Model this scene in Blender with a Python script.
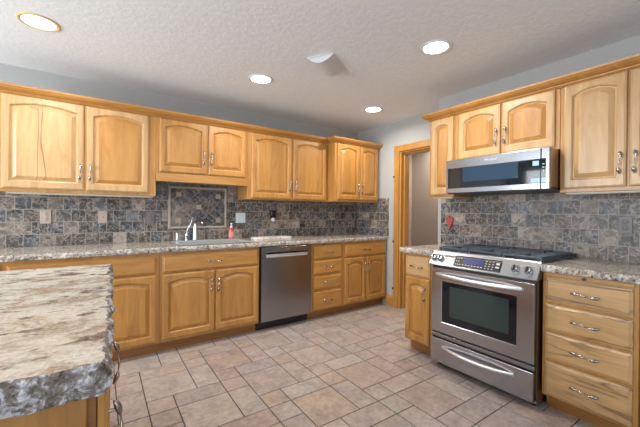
import bpy, bmesh, math, random
from mathutils import Vector, Matrix, noise
for o in list(bpy.data.objects): bpy.data.objects.remove(o)
C = bpy.context.scene.collection
sc = bpy.context.scene
PI = math.pi
rng = random.Random(7)

# ------------------------------------------------------------------ camera, world, lights, exposure
cam = bpy.data.cameras.new('camera'); cam.sensor_width = 36; cam.sensor_fit = 'HORIZONTAL'
cam.lens = 36 * 323.8 / 640; cam.clip_start = 0.02
co = bpy.data.objects.new('camera', cam); C.objects.link(co); sc.camera = co
R_ = Vector((0.81858, -0.574316, 0.009368)); U_ = Vector((-0.004881, 0.009353, 0.999944)); F_ = Vector((0.574371, 0.81858, -0.004853))
co.matrix_world = Matrix(((R_.x, U_.x, -F_.x, -3.2404), (R_.y, U_.y, -F_.y, -3.6576), (R_.z, U_.z, -F_.z, 1.2343), (0, 0, 0, 1)))

w = bpy.data.worlds.new('world'); sc.world = w; w.use_nodes = True
bg = w.node_tree.nodes['Background']; bg.inputs[0].default_value = (0.75, 0.87, 1.0, 1); bg.inputs[1].default_value = 0.8
sc.view_settings.view_transform = 'Standard'; sc.view_settings.look = 'None'
sc.view_settings.exposure = 0.12; sc.view_settings.gamma = 1.0; sc.view_settings.use_curve_mapping = False

def area(name, loc, rot, sx, sy, power, col, spread=PI):
    l = bpy.data.lights.new(name, 'AREA'); l.shape = 'RECTANGLE'; l.size = sx; l.size_y = sy
    l.energy = power; l.color = col; l.spread = spread
    o = bpy.data.objects.new(name, l); C.objects.link(o); o.location = loc; o.rotation_euler = rot
    return o
# area lamps added as daylight for assumed, unseen left and rear windows
area('window_daylight_left', (-6.34, -1.7, 1.38), (0, -PI/2, 0), 1.7, 2.7, 185, (0.90, 0.96, 1.0))
area('window_daylight_rear', (-4.1, -6.54, 1.35), (PI/2, 0, 0), 2.6, 1.7, 40, (0.92, 0.97, 1.0))
area('window_daylight_rear_right', (-1.5, -6.54, 1.35), (PI/2, 0, 0), 1.6, 1.7, 18, (0.92, 0.97, 1.0))
area('hall_light', (1.0, -0.9, 2.3), (0, 0, 0), 0.5, 0.9, 26, (1.0, 0.9, 0.78))  # fill lamp added to brighten the hall, no fixture behind it
LAMP_POWER = 12

# ------------------------------------------------------------------ node helpers
class NT:
    def __init__(s, name):
        s.m = bpy.data.materials.new(name); s.m.use_nodes = True
        s.t = s.m.node_tree; s.n = s.t.nodes; s.b = s.n['Principled BSDF']
    def node(s, typ, **kw):
        n = s.n.new(typ)
        for k, v in kw.items():
            if k.startswith('i_'):
                n.inputs[k[2:].replace('_', ' ')].default_value = v
            else: setattr(n, k, v)
        return n
    def link(s, a, b): s.t.links.new(a, b)
    def set(s, **kw):
        for k, v in kw.items(): s.b.inputs[k.replace('_', ' ')].default_value = v
        return s
    def math(s, op, a, b=None, c=None, clamp=False):
        n = s.n.new('ShaderNodeMath'); n.operation = op; n.use_clamp = clamp
        for i, v in enumerate((a, b, c)):
            if v is None: continue
            if isinstance(v, (int, float)): n.inputs[i].default_value = v
            else: s.link(v, n.inputs[i])
        return n.outputs[0]
    def mix(s, fac, a, b, mode='MIX'):
        n = s.n.new('ShaderNodeMix'); n.data_type = 'RGBA'; n.blend_type = mode
        for i, v in ((0, fac), (6, a), (7, b)):
            if isinstance(v, (int, float)): n.inputs[i].default_value = v
            elif isinstance(v, tuple): n.inputs[i].default_value = (*v, 1)
            else: s.link(v, n.inputs[i])
        return n.outputs[2]
    def ramp(s, fac, stops, interp='LINEAR'):
        n = s.n.new('ShaderNodeValToRGB'); n.color_ramp.interpolation = interp
        e = n.color_ramp.elements
        while len(e) < len(stops): e.new(0.5)
        for el, (p, c) in zip(e, stops):
            el.position = p; el.color = (*c, 1) if len(c) == 3 else c
        s.link(fac, n.inputs[0]); return n.outputs[0]
    def coords(s, kind='Object', scale=(1, 1, 1), rot=(0, 0, 0), loc=(0, 0, 0)):
        tc = s.n.new('ShaderNodeTexCoord'); mp = s.n.new('ShaderNodeMapping')
        mp.inputs['Scale'].default_value = scale; mp.inputs['Rotation'].default_value = rot; mp.inputs['Location'].default_value = loc
        s.link(tc.outputs[kind], mp.inputs[0]); return mp.outputs[0]
    def noise(s, vec, scale, detail=3, rough=0.55, dist=0.0):
        n = s.node('ShaderNodeTexNoise'); n.inputs['Scale'].default_value = scale; n.inputs['Detail'].default_value = detail
        n.inputs['Roughness'].default_value = rough; n.inputs['Distortion'].default_value = dist
        s.link(vec, n.inputs['Vector']); return n.outputs['Fac']
    def bump(s, h, strength, dist=0.01):
        n = s.node('ShaderNodeBump'); n.inputs['Strength'].default_value = strength; n.inputs['Distance'].default_value = dist
        s.link(h, n.inputs['Height']); s.link(n.outputs[0], s.b.inputs['Normal'])
    def color(s, c): s.link(c, s.b.inputs['Base Color'])

def plain(name, col, rough=0.5, metal=0.0, **kw):
    m = NT(name); m.set(Base_Color=(*col, 1), Roughness=rough, Metallic=metal, **kw); return m.m

def wood(name, horiz, streak=0.0, tint=(1, 1, 1), stops=None):
    m = NT(name)
    oi = m.node('ShaderNodeObjectInfo')
    tc = m.n.new('ShaderNodeTexCoord')
    off = m.node('ShaderNodeCombineXYZ')
    r17 = m.math('MULTIPLY', oi.outputs['Random'], 17.0)
    for i in range(3): m.link(r17, off.inputs[i])
    add = m.node('ShaderNodeVectorMath', operation='ADD'); m.link(tc.outputs['Object'], add.inputs[0]); m.link(off.outputs[0], add.inputs[1])
    def mp(sc_):
        n = m.node('ShaderNodeMapping'); n.inputs['Scale'].default_value = sc_; m.link(add.outputs[0], n.inputs[0]); return n.outputs[0]
    g = (1.3, 9, 9) if horiz else (9, 9, 1.3)
    f = (5, 110, 110) if horiz else (110, 110, 5)
    grain = m.noise(mp(g), 1.6, 4, 0.6, 1.2)
    fine = m.noise(mp(f), 1.0, 2, 0.6)
    # glued boards of slightly different tone
    sep = m.node('ShaderNodeSeparateXYZ'); m.link(add.outputs[0], sep.inputs[0])
    ax = sep.outputs[2] if horiz else sep.outputs[0]
    board = m.math('FLOOR', m.math('DIVIDE', ax, 0.085))
    wn = m.node('ShaderNodeTexWhiteNoise', noise_dimensions='2D')
    cb = m.node('ShaderNodeCombineXYZ'); m.link(board, cb.inputs[0]); m.link(oi.outputs['Random'], cb.inputs[1]); m.link(cb.outputs[0], wn.inputs['Vector'])
    col = m.ramp(grain, stops or [(0.25, (0.350, 0.152, 0.028)), (0.5, (0.445, 0.212, 0.046)), (0.75, (0.515, 0.265, 0.068))])
    tone = m.math('ADD', m.math('MULTIPLY', wn.outputs['Value'], 0.16), 0.92)
    tone = m.math('ADD', tone, m.math('MULTIPLY', m.math('SUBTRACT', fine, 0.5), 0.16))
    tone = m.math('ADD', tone, m.math('MULTIPLY', m.math('SUBTRACT', oi.outputs['Random'], 0.5), 0.10))
    hsv = m.node('ShaderNodeHueSaturation'); m.link(col, hsv.inputs['Color']); m.link(tone, hsv.inputs['Value'])
    c = hsv.outputs[0]
    if tint != (1, 1, 1): c = m.mix(1.0, c, tint, 'MULTIPLY')
    if streak:
        s_ = (0.7, 6, 6) if horiz else (6, 6, 0.45)
        n2 = m.noise(mp(s_), 1.0, 3, 0.5, 0.6)
        line = m.math('SUBTRACT', 1.0, m.math('MULTIPLY', m.math('ABSOLUTE', m.math('SUBTRACT', n2, 0.5)), 60.0), clamp=True)
        gate = m.math('MULTIPLY', m.math('SUBTRACT', m.noise(mp((1.0, 1.0, 1.0)), 1.7, 1), 0.40), 6.0, clamp=True)
        c = m.mix(m.math('MULTIPLY', m.math('MULTIPLY', line, gate), streak), c, (0.10, 0.05, 0.03))
    m.color(c); m.set(Roughness=0.42, Coat_Weight=0.6, Coat_Roughness=0.3)
    m.bump(fine, 0.06, 0.002)
    return m.m

def granite(name, kind='top'):
    m = NT(name)
    v = m.coords('Object', (1, 1, 1))
    if kind == 'island':
        vf = m.coords('Object', (1.9, 1.0, 1.0), rot=(0, 0, 0.25))
    else: vf = m.coords('Object', (1, 1.6, 1.6))
    sc_ = 4.2 if kind == 'island' else 14.0
    flow = m.noise(vf, sc_, 7, 0.68, 1.0)
    base = m.ramp(flow, [(0.35, (0.18, 0.12, 0.075)), (0.44, (0.42, 0.365, 0.29)), (0.51, (0.61, 0.57, 0.49)), (0.66, (0.71, 0.69, 0.64))] if kind == 'island' else [(0.30, (0.14, 0.10, 0.075)), (0.43, (0.27, 0.22, 0.17)), (0.54, (0.40, 0.355, 0.29)), (0.72, (0.55, 0.52, 0.47))])
    if kind == 'edge':
        base = m.ramp(m.noise(v, 36, 5, 0.72, 0.4), [(0.38, (0.02, 0.018, 0.02)), (0.45, (0.15, 0.11, 0.085)), (0.52, (0.24, 0.21, 0.20)), (0.60, (0.72, 0.74, 0.80))])
    elif kind == 'counter_edge':
        base = m.ramp(m.noise(v, 34, 5, 0.75, 0.6), [(0.36, (0.03, 0.028, 0.03)), (0.45, (0.22, 0.18, 0.145)), (0.53, (0.50, 0.47, 0.42)), (0.66, (0.76, 0.75, 0.73))])
    if kind in ('top', 'island'):
        vb = vf if kind == 'island' else v
        br = m.noise(vb, 6.0 if kind == 'island' else 20, 4, 0.6, 0.8)
        bm_ = m.math('MULTIPLY', m.math('SUBTRACT', br, 0.575 if kind == 'island' else 0.59), 11.0, clamp=True)
        c = m.mix(m.math('MULTIPLY', bm_, 0.75), base, (0.32, 0.17, 0.08))
        dk = m.noise(vb, 9.0 if kind == 'island' else 45, 3, 0.6, 0.4)
        dm = m.math('MULTIPLY', m.math('SUBTRACT', dk, 0.575 if kind == 'island' else 0.63), 18.0, clamp=True)
        c = m.mix(dm, c, (0.06, 0.05, 0.05))
        gr = m.noise(vb, 5.0, 3, 0.5)
        gm = m.math('MULTIPLY', m.math('SUBTRACT', gr, 0.52), 5.0, clamp=True)
        c = m.mix(m.math('MULTIPLY', gm, 0.45), c, (0.42, 0.42, 0.42))
        m.set(Roughness=0.16 if kind == 'top' else 0.22)
    else:
        c = base
        m.set(Roughness=0.55)
        m.bump(m.noise(v, 60, 5, 0.7), 0.7, 0.012)
    vo = m.node('ShaderNodeTexVoronoi', feature='F1'); vo.inputs['Scale'].default_value = 95 if kind != 'island' else 120
    wz = m.node('ShaderNodeTexNoise'); wz.inputs['Scale'].default_value = 60; wz.inputs['Detail'].default_value = 2; m.link(v, wz.inputs['Vector'])
    wa = m.node('ShaderNodeVectorMath', operation='MULTIPLY_ADD'); m.link(wz.outputs['Color'], wa.inputs[0]); wa.inputs[1].default_value = (0.02, 0.02, 0.02); m.link(v, wa.inputs[2]); m.link(wa.outputs[0], vo.inputs['Vector'])
    sc2 = m.node('ShaderNodeSeparateColor'); m.link(vo.outputs['Color'], sc2.inputs[0])
    cr = m.ramp(sc2.outputs[0], [(0.0, (0.020, 0.018, 0.02)), (0.14, (0.20, 0.12, 0.07)), (0.28, (0.42, 0.36, 0.29)), (0.5, (0.62, 0.58, 0.52)), (0.72, (0.80, 0.79, 0.77)), (0.88, (0.28, 0.28, 0.30))], 'CONSTANT')
    m.color(m.mix({'top': 0.42, 'island': 0.22, 'counter_edge': 0.45, 'edge': 0.14}[kind], c, cr))
    return m.m

def tile_mat(name, bw, rot=0.0, offset=0.5, shift=(0, 0), dark=1.0):
    m = NT(name)
    tc = m.n.new('ShaderNodeTexCoord'); sp = m.node('ShaderNodeSeparateXYZ'); m.link(tc.outputs['Object'], sp.inputs[0])
    cb = m.node('ShaderNodeCombineXYZ'); m.link(sp.outputs[0], cb.inputs[0]); m.link(sp.outputs[2], cb.inputs[1])
    mp = m.node('ShaderNodeMapping'); mp.inputs['Rotation'].default_value = (0, 0, rot); mp.inputs['Location'].default_value = (shift[0], shift[1], 0)
    m.link(cb.outputs[0], mp.inputs[0]); v = mp.outputs[0]
    wob = m.node('ShaderNodeTexNoise'); wob.inputs['Scale'].default_value = 26; wob.inputs['Detail'].default_value = 2; m.link(v, wob.inputs['Vector'])
    dv = m.node('ShaderNodeVectorMath', operation='MULTIPLY_ADD'); m.link(wob.outputs['Color'], dv.inputs[0]); dv.inputs[1].default_value = (0.007, 0.007, 0); m.link(v, dv.inputs[2])
    br = m.node('ShaderNodeTexBrick', offset=offset); br.inputs['Scale'].default_value = 1.0
    br.inputs['Color1'].default_value = (0, 0, 0, 1); br.inputs['Color2'].default_value = (1, 1, 1, 1)
    br.inputs['Mortar Size'].default_value = 0.0024; br.inputs['Mortar Smooth'].default_value = 0.25
    br.inputs['Brick Width'].default_value = bw; br.inputs['Row Height'].default_value = bw
    m.link(dv.outputs[0], br.inputs['Vector'])
    tone = m.ramp(br.outputs['Color'], [(0.0, (0.055, 0.060, 0.075)), (0.22, (0.085, 0.062, 0.050)), (0.42, (0.062, 0.056, 0.055)), (0.57, (0.18, 0.145, 0.12)), (0.70, (0.050, 0.044, 0.042)), (0.86, (0.26, 0.215, 0.185)), (0.95, (0.12, 0.125, 0.142))], 'CONSTANT')
    # breccia: pieces and pale veins, different on every tile
    sv = m.node('ShaderNodeVectorMath', operation='MULTIPLY_ADD'); m.link(br.outputs['Color'], sv.inputs[0]); sv.inputs[1].default_value = (7.3, 3.1, 5.0); m.link(dv.outputs[0], sv.inputs[2])
    nz = m.node('ShaderNodeTexNoise'); nz.inputs['Scale'].default_value = 20; nz.inputs['Detail'].default_value = 4; m.link(sv.outputs[0], nz.inputs['Vector'])
    wv = m.node('ShaderNodeVectorMath', operation='MULTIPLY_ADD'); m.link(nz.outputs['Color'], wv.inputs[0]); wv.inputs[1].default_value = (0.085, 0.085, 0); m.link(sv.outputs[0], wv.inputs[2])
    vo = m.node('ShaderNodeTexVoronoi', feature='DISTANCE_TO_EDGE'); vo.inputs['Scale'].default_value = 24; m.link(wv.outputs[0], vo.inputs['Vector'])
    vc = m.node('ShaderNodeTexVoronoi', feature='F1'); vc.inputs['Scale'].default_value = 24; m.link(wv.outputs[0], vc.inputs['Vector'])
    bw_ = m.node('ShaderNodeSeparateColor'); m.link(vc.outputs['Color'], bw_.inputs[0])
    val = m.math('ADD', m.math('MULTIPLY', bw_.outputs[0], 1.1), 0.5)
    hs = m.node('ShaderNodeHueSaturation'); m.link(tone, hs.inputs['Color']); m.link(val, hs.inputs['Value'])
    vein = m.math('SUBTRACT', 1.0, m.math('MULTIPLY', vo.outputs['Distance'], 11.0), clamp=True)
    vg = m.math('MULTIPLY', vein, m.math('MULTIPLY', m.math('SUBTRACT', nz.outputs['Fac'], 0.40), 5.0, clamp=True))
    c = m.mix(m.math('MULTIPLY', vg, 0.80), hs.outputs[0], (0.44, 0.375, 0.32))
    rd = m.noise(sv.outputs[0], 9, 4, 0.6, 1.2)
    rv = m.math('SUBTRACT', 1.0, m.math('MULTIPLY', m.math('ABSOLUTE', m.math('SUBTRACT', rd, 0.5)), 34.0), clamp=True)
    c = m.mix(m.math('MULTIPLY', rv, 0.5), c, (0.50, 0.44, 0.39))
    mot = m.noise(sv.outputs[0], 48, 5, 0.7)
    c = m.mix(m.math('MULTIPLY', m.math('SUBTRACT', 0.40, mot), 4.0, clamp=True), c, (0.022, 0.020, 0.022))
    c = m.mix(m.math('MULTIPLY', m.math('SUBTRACT', mot, 0.58), 3.0, clamp=True), c, (0.26, 0.225, 0.205))
    c = m.mix(m.math('MULTIPLY', br.outputs['Fac'], 0.9), c, (0.38, 0.35, 0.325))
    if dark != 1.0: c = m.mix(1.0, c, (dark, dark, dark * 1.02), 'MULTIPLY')
    m.color(c); m.set(Roughness=0.42)
    m.bump(m.math('ADD', m.math('SUBTRACT', 1.0, br.outputs['Fac']), m.math('MULTIPLY', mot, 0.4)), 0.45, 0.004)
    return m.m

M = {}
M['wood_v'] = wood('honey_maple_vertical', False, 0.0)
M['wood_h'] = wood('honey_maple_horizontal', True, 0.0)
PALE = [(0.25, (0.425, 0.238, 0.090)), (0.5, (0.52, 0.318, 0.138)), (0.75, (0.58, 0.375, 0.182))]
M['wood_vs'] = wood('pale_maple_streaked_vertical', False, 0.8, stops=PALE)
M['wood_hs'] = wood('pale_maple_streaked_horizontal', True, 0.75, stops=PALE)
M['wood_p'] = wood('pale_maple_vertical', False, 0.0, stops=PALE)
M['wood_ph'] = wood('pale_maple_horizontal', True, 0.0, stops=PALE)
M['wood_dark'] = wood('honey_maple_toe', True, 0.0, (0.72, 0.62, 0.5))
M['crown'] = wood('honey_maple_crown', True, 0.0, (1.0, 0.94, 0.84))
M['granite'] = granite('granite_counter', 'top'); M['granite_edge'] = granite('granite_chiselled_edge', 'counter_edge')
M['island'] = granite('granite_island', 'island'); M['island_edge'] = granite('granite_island_edge', 'edge')
M['tile'] = tile_mat('tumbled_stone_tile', 0.106)
M['diamond'] = tile_mat('dark_diamond_tile', 0.121, PI/4, 0.0, (0.0, 0.0), 0.8)

def steel(name, base, rough, horiz=True):
    m = NT(name)
    v = m.coords('Object', (1, 1, 500) if horiz else (400, 1, 1))
    f = m.noise(v, 1.0, 2, 0.6)
    m.color(m.mix(f, tuple(c * 0.97 for c in base), base))
    m.set(Metallic=1.0, Roughness=rough)
    r = m.math('ADD', m.math('MULTIPLY', f, 0.02), rough - 0.01); m.link(r, m.b.inputs['Roughness'])
    return m.m
M['steel'] = steel('brushed_steel', (0.43, 0.44, 0.475), 0.22)
M['steel_bright'] = steel('bright_satin_steel', (0.74, 0.76, 0.80), 0.38)
M['steel_mw'] = steel('microwave_steel', (0.33, 0.335, 0.36), 0.2)
M['steel_satin'] = steel('satin_steel_panel', (0.29, 0.30, 0.325), 0.36)
M['steel_dark'] = steel('dark_brushed_steel', (0.33, 0.33, 0.345), 0.25, False)
M['steel_side'] = plain('steel_side_panel', (0.45, 0.40, 0.36), 0.3, 1.0)
M['chrome'] = plain('chrome', (0.55, 0.58, 0.62), 0.15, 1.0)
M['pewter'] = plain('antique_pewter', (0.36, 0.345, 0.33), 0.24, 1.0)
M['black'] = plain('black_plastic', (0.012, 0.012, 0.014), 0.4)
M['black_gloss'] = plain('black_glass', (0.006, 0.008, 0.012), 0.05)
M['iron'] = plain('cast_iron', (0.050, 0.066, 0.088), 0.36)  # bluish base colour carries the sky's reflection on the grates
M['enamel'] = plain('black_enamel', (0.035, 0.050, 0.070), 0.25)  # blue of the reflected sky is mixed into this black
M['oven_glass'] = plain('oven_window_glass', (0.030, 0.050, 0.048), 0.08)
M['mw_window'] = plain('microwave_window_mesh', (0.010, 0.040, 0.085), 0.14)
M['lcd'] = plain('blue_display', (0.006, 0.012, 0.10), 0.35, Emission_Color=(0.01, 0.03, 0.5, 1), Emission_Strength=0.12)
M['print'] = plain('printed_marks', (0.55, 0.56, 0.58), 0.5)
M['print_dark'] = plain('printed_dark_marks', (0.16, 0.17, 0.2), 0.5)
M['white'] = plain('white_plastic', (0.75, 0.75, 0.75), 0.4)
M['cream'] = plain('cream_plastic', (0.60, 0.55, 0.46), 0.45)
M['film'] = plain('pale_blue_label', (0.36, 0.56, 0.72), 0.3)  # pale blue for painted microwave reflections and its button marks
M['switch'] = plain('pale_switch_plastic', (0.62, 0.70, 0.74), 0.4)
M['plate_pink'] = plain('pinkish_beige_plate', (0.47, 0.38, 0.34), 0.45)
M['plate_grey'] = plain('stone_grey_plate', (0.19, 0.175, 0.18), 0.45)
M['outlet_dark'] = plain('outlet_slots', (0.08, 0.06, 0.06), 0.5)
M['red_soap'] = plain('red_soap', (0.62, 0.09, 0.09), 0.25)
M['heart'] = plain('red_painted_wood', (0.37, 0.062, 0.075), 0.5)
M['trav'] = plain('travertine_insert', (0.40, 0.33, 0.26), 0.5)
M['sink'] = plain('pale_sink_enamel', (0.34, 0.36, 0.38), 0.25)
M['hinge'] = plain('black_hinge', (0.02, 0.02, 0.02), 0.4)
M['baffle_gold'] = plain('warm_baffle', (0.75, 0.52, 0.25), 0.4)
M['trim_white'] = plain('white_lamp_trim', (0.72, 0.72, 0.72), 0.4)
M['lens'] = plain('lamp_lens', (0.9, 0.9, 0.9), 0.4, Emission_Color=(1.0, 0.96, 0.90, 1), Emission_Strength=9.0)
M['glass'] = None

def rope_mat():
    m = NT('carved_rope_border'); v = m.coords('Object', (1, 1, 1), rot=(0, PI/4, 0))
    wv = m.node('ShaderNodeTexWave', bands_direction='X'); wv.inputs['Scale'].default_value = 26; m.link(v, wv.inputs['Vector'])
    m.color(m.ramp(wv.outputs['Fac'], [(0.25, (0.26, 0.20, 0.16)), (0.6, (0.62, 0.55, 0.48))])); m.set(Roughness=0.5); m.bump(wv.outputs['Fac'], 0.6, 0.004); return m.m
M['rope'] = rope_mat()

def wall_mat(name, col, bump=0.12, scale=90):
    m = NT(name); v = m.coords('Object')
    n = m.noise(v, scale, 3, 0.6)
    m.color(m.mix(0.06, col, m.ramp(n, [(0.3, (0.2, 0.2, 0.2)), (0.7, (0.9, 0.9, 0.9))]))); m.set(Roughness=0.7); m.bump(n, bump, 0.004); return m.m
M['wall'] = wall_mat('grey_wall_paint', (0.40, 0.405, 0.40))
M['hall'] = wall_mat('taupe_hall_paint', (0.36, 0.30, 0.265))
def ceil_mat():
    m = NT('knockdown_ceiling'); v = m.coords('Object')
    a = m.noise(v, 26, 4, 0.6, 0.6); b = m.noise(v, 70, 3, 0.6)
    h = m.math('ADD', m.ramp(a, [(0.46, (0, 0, 0)), (0.56, (1, 1, 1))]), m.math('MULTIPLY', b, 0.4))
    m.color(m.mix(0.06, (0.81, 0.845, 0.88), m.ramp(a, [(0.4, (0.3, 0.3, 0.3)), (0.6, (0.9, 0.9, 0.9))]))); m.set(Roughness=0.75); m.bump(h, 0.14, 0.006); return m.m
M['ceiling'] = ceil_mat()
def floor_mats():
    m = NT('slate_look_floor_tile'); g = m.node('ShaderNodeNewGeometry'); v = m.coords('Object')
    r = g.outputs['Random Per Island']
    base0 = m.ramp(r, [(0.0, (0.335, 0.275, 0.255)), (0.18, (0.39, 0.315, 0.265)), (0.34, (0.30, 0.262, 0.258)), (0.5, (0.36, 0.285, 0.26)), (0.64, (0.39, 0.35, 0.32)), (0.8, (0.40, 0.30, 0.225)), (0.92, (0.33, 0.235, 0.20))], 'CONSTANT')
    base = m.mix(0.45, base0, (0.305, 0.265, 0.258))
    sh = m.node('ShaderNodeCombineXYZ'); k = m.math('MULTIPLY', r, 40.0); m.link(k, sh.inputs[0]); m.link(k, sh.inputs[1])
    ad = m.node('ShaderNodeVectorMath', operation='ADD'); m.link(v, ad.inputs[0]); m.link(sh.outputs[0], ad.inputs[1])
    n1 = m.noise(ad.outputs[0], 7, 5, 0.65, 0.5); n2 = m.noise(ad.outputs[0], 30, 5, 0.7); n3 = m.noise(ad.outputs[0], 3.2, 2, 0.5)
    hs = m.node('ShaderNodeHueSaturation'); m.link(base, hs.inputs['Color'])
    m.link(m.math('ADD', -0.28, m.math('ADD', m.math('MULTIPLY', n1, 1.25), m.math('MULTIPLY', n2, 1.35))), hs.inputs['Value'])
    c = m.mix(m.math('MULTIPLY', m.math('SUBTRACT', n3, 0.52), 2.2, clamp=True), hs.outputs[0], (0.38, 0.285, 0.215))
    m.color(c); m.set(Roughness=0.38); m.link(m.math('ADD', 0.26, m.math('MULTIPLY', n2, 0.28)), m.b.inputs['Roughness'])
    m.bump(m.math('ADD', n1, m.math('MULTIPLY', n2, 0.5)), 0.18, 0.006)
    return m.m
M['floor'] = floor_mats(); M['grout'] = plain('dark_grout', (0.042, 0.035, 0.031), 0.8)
def pane_mat():
    m = NT('clear_pane'); tr = m.node('ShaderNodeBsdfTransparent'); gl = m.node('ShaderNodeBsdfGlossy'); gl.inputs['Roughness'].default_value = 0.02
    mx = m.node('ShaderNodeMixShader'); mx.inputs[0].default_value = 0.06
    m.link(tr.outputs[0], mx.inputs[1]); m.link(gl.outputs[0], mx.inputs[2]); m.link(mx.outputs[0], m.n['Material Output'].inputs[0]); return m.m
M['glass'] = pane_mat()

# ------------------------------------------------------------------ mesh helpers
def bx(bm, x0, x1, y0, y1, z0, z1, bev=0.0, seg=1):
    b = bmesh.new() if bev else bm
    vs = [b.verts.new((x, y, z)) for x in (x0, x1) for y in (y0, y1) for z in (z0, z1)]
    for q in ((0, 1, 3, 2), (4, 6, 7, 5), (0, 4, 5, 1), (2, 3, 7, 6), (0, 2, 6, 4), (1, 5, 7, 3)): b.faces.new([vs[i] for i in q])
    if bev:
        bmesh.ops.bevel(b, geom=b.edges[:], offset=bev, segments=seg, affect='EDGES', profile=0.5)
        merge(bm, b)
    return bm
def merge(bm, b, mat=None):
    if mat is not None: b.transform(mat)
    me = bpy.data.meshes.new('tmp'); b.to_mesh(me); b.free(); bm.from_mesh(me); bpy.data.meshes.remove(me)
def box(*a, **k): return bx(bmesh.new(), *a, **k)
def tube(bm, pts, radii, n=10, squash=1.0):
    pts = [Vector(p) for p in pts]
    if isinstance(radii, (int, float)): radii = [radii] * len(pts)
    rings = []; up = None
    for i, p in enumerate(pts):
        d = (pts[min(i + 1, len(pts) - 1)] - pts[max(i - 1, 0)]).normalized()
        if up is None:
            up = Vector((0, 0, 1)) if abs(d.z) < 0.9 else Vector((1, 0, 0))
        a = d.cross(up).normalized(); b = a.cross(d).normalized(); up = b
        rings.append([bm.verts.new(p + a * math.cos(t) * radii[i] + b * math.sin(t) * radii[i] * squash) for t in [2 * PI * k / n for k in range(n)]])
    for r0, r1 in zip(rings, rings[1:]):
        for k in range(n): bm.faces.new((r0[k], r0[(k + 1) % n], r1[(k + 1) % n], r1[k]))
    bm.faces.new(rings[0][::-1]); bm.faces.new(rings[-1]); return bm
def lathe(bm, prof, n=24, mat=None):
    b = bmesh.new(); rings = []
    for r, z in prof:
        rings.append([b.verts.new((max(r, 1e-5) * math.cos(2 * PI * k / n), max(r, 1e-5) * math.sin(2 * PI * k / n), z)) for k in range(n)])
    for r0, r1 in zip(rings, rings[1:]):
        for k in range(n): b.faces.new((r0[k], r0[(k + 1) % n], r1[(k + 1) % n], r1[k]))
    b.faces.new(rings[0][::-1]); b.faces.new(rings[-1])
    bmesh.ops.remove_doubles(b, verts=b.verts[:], dist=2e-5)
    merge(bm, b, mat); return bm
def prism(bm, poly, axis, a, b):
    """poly in the two other axes, extruded from a to b along axis (0 x, 1 y, 2 z)"""
    def P(u, v, t):
        return {0: (t, u, v), 1: (u, t, v), 2: (u, v, t)}[axis]
    A = [bm.verts.new(P(u, v, a)) for u, v in poly]; B = [bm.verts.new(P(u, v, b)) for u, v in poly]
    n = len(poly)
    for i in range(n): bm.faces.new((A[i], A[(i + 1) % n], B[(i + 1) % n], B[i]))
    bm.faces.new(A[::-1]); bm.faces.new(B); return bm
def sweep(bm, path, prof):
    """path: list of (x,y); prof: list of (out,z); out is to the right of the direction of travel"""
    n = len(path); rows = []
    for i, p in enumerate(path):
        p = Vector(p); ns = []
        if i > 0: d = (p - Vector(path[i - 1])).normalized(); ns.append(Vector((d.y, -d.x)))
        if i < n - 1: d = (Vector(path[i + 1]) - p).normalized(); ns.append(Vector((d.y, -d.x)))
        m = ns[0] if len(ns) == 1 else (ns[0] + ns[1]) / (1 + ns[0].dot(ns[1]))
        rows.append([bm.verts.new((p.x + m.x * o, p.y + m.y * o, z)) for o, z in prof])
    k = len(prof)
    for r0, r1 in zip(rows, rows[1:]):
        for j in range(k): bm.faces.new((r0[j], r0[(j + 1) % k], r1[(j + 1) % k], r1[j]))
    bm.faces.new(rows[0][::-1]); bm.faces.new(rows[-1]); return bm
def mesh(name, bm, mat, smooth=False, angle=0.6):
    bmesh.ops.recalc_face_normals(bm, faces=bm.faces[:])
    me = bpy.data.meshes.new(name); bm.to_mesh(me); bm.free()
    if mat: me.materials.append(mat)
    if smooth:
        for p in me.polygons: p.use_smooth = True
        try: me.set_sharp_from_angle(angle=angle)
        except Exception: pass
    return me
def obj(name, bm, mat, parent=None, smooth=False, loc=None, rot=None):
    me = bm if isinstance(bm, bpy.types.Mesh) else mesh(name, bm, mat, smooth)
    o = bpy.data.objects.new(name, me); C.objects.link(o)
    if parent: o.parent = parent
    if loc: o.location = loc
    if rot: o.rotation_euler = rot
    return o
def tag(o, label, cat, group=None):
    o['label'] = label; o['category'] = cat
    if group: o['group'] = group
    return o
def thing(name, label, cat, loc=(0, 0, 0), rz=0.0, group=None):
    o = bpy.data.objects.new(name, None); C.objects.link(o); o.empty_display_size = 0.1
    o.location = loc; o.rotation_euler = (0, 0, rz); return tag(o, label, cat, group)
def struct(name, bm, mat, parent=None, smooth=False):
    o = obj(name, bm, mat, parent, smooth)
    if not parent: o['kind'] = 'structure'
    return o
def text_mesh(s, size, ext=0.0006):
    cu = bpy.data.curves.new('lettering', 'FONT'); cu.body = s; cu.size = size; cu.extrude = ext; cu.align_x = 'CENTER'; cu.align_y = 'CENTER'
    to = bpy.data.objects.new('lettering', cu); C.objects.link(to)
    dg = bpy.context.evaluated_depsgraph_get(); me = bpy.data.meshes.new_from_object(to.evaluated_get(dg))
    bpy.data.objects.remove(to); return me

# ------------------------------------------------------------------ room shell
H = 2.42; XC = -0.294; YJ = -1.602; XL = -6.3; YR = -6.5
struct('wall_back', box(XL - .1, 0.1, 0, 0.12, 0, H), M['wall'])
# wall with the doorway (x = 0) as one mesh around the opening
bm = bmesh.new()
bx(bm, 0, 0.12, -0.80, 0.0, 0, H); bx(bm, 0, 0.12, -1.60, -0.80, 2.045, H)
struct('wall_far', bm, M['wall'])
struct('wall_right', box(XC, 0.12, YR, YJ, 0, H), M['wall'])
struct('ceiling', box(XL - .1, 1.6, YR - .1, 0.1, H, H + 0.1), M['ceiling'])
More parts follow.
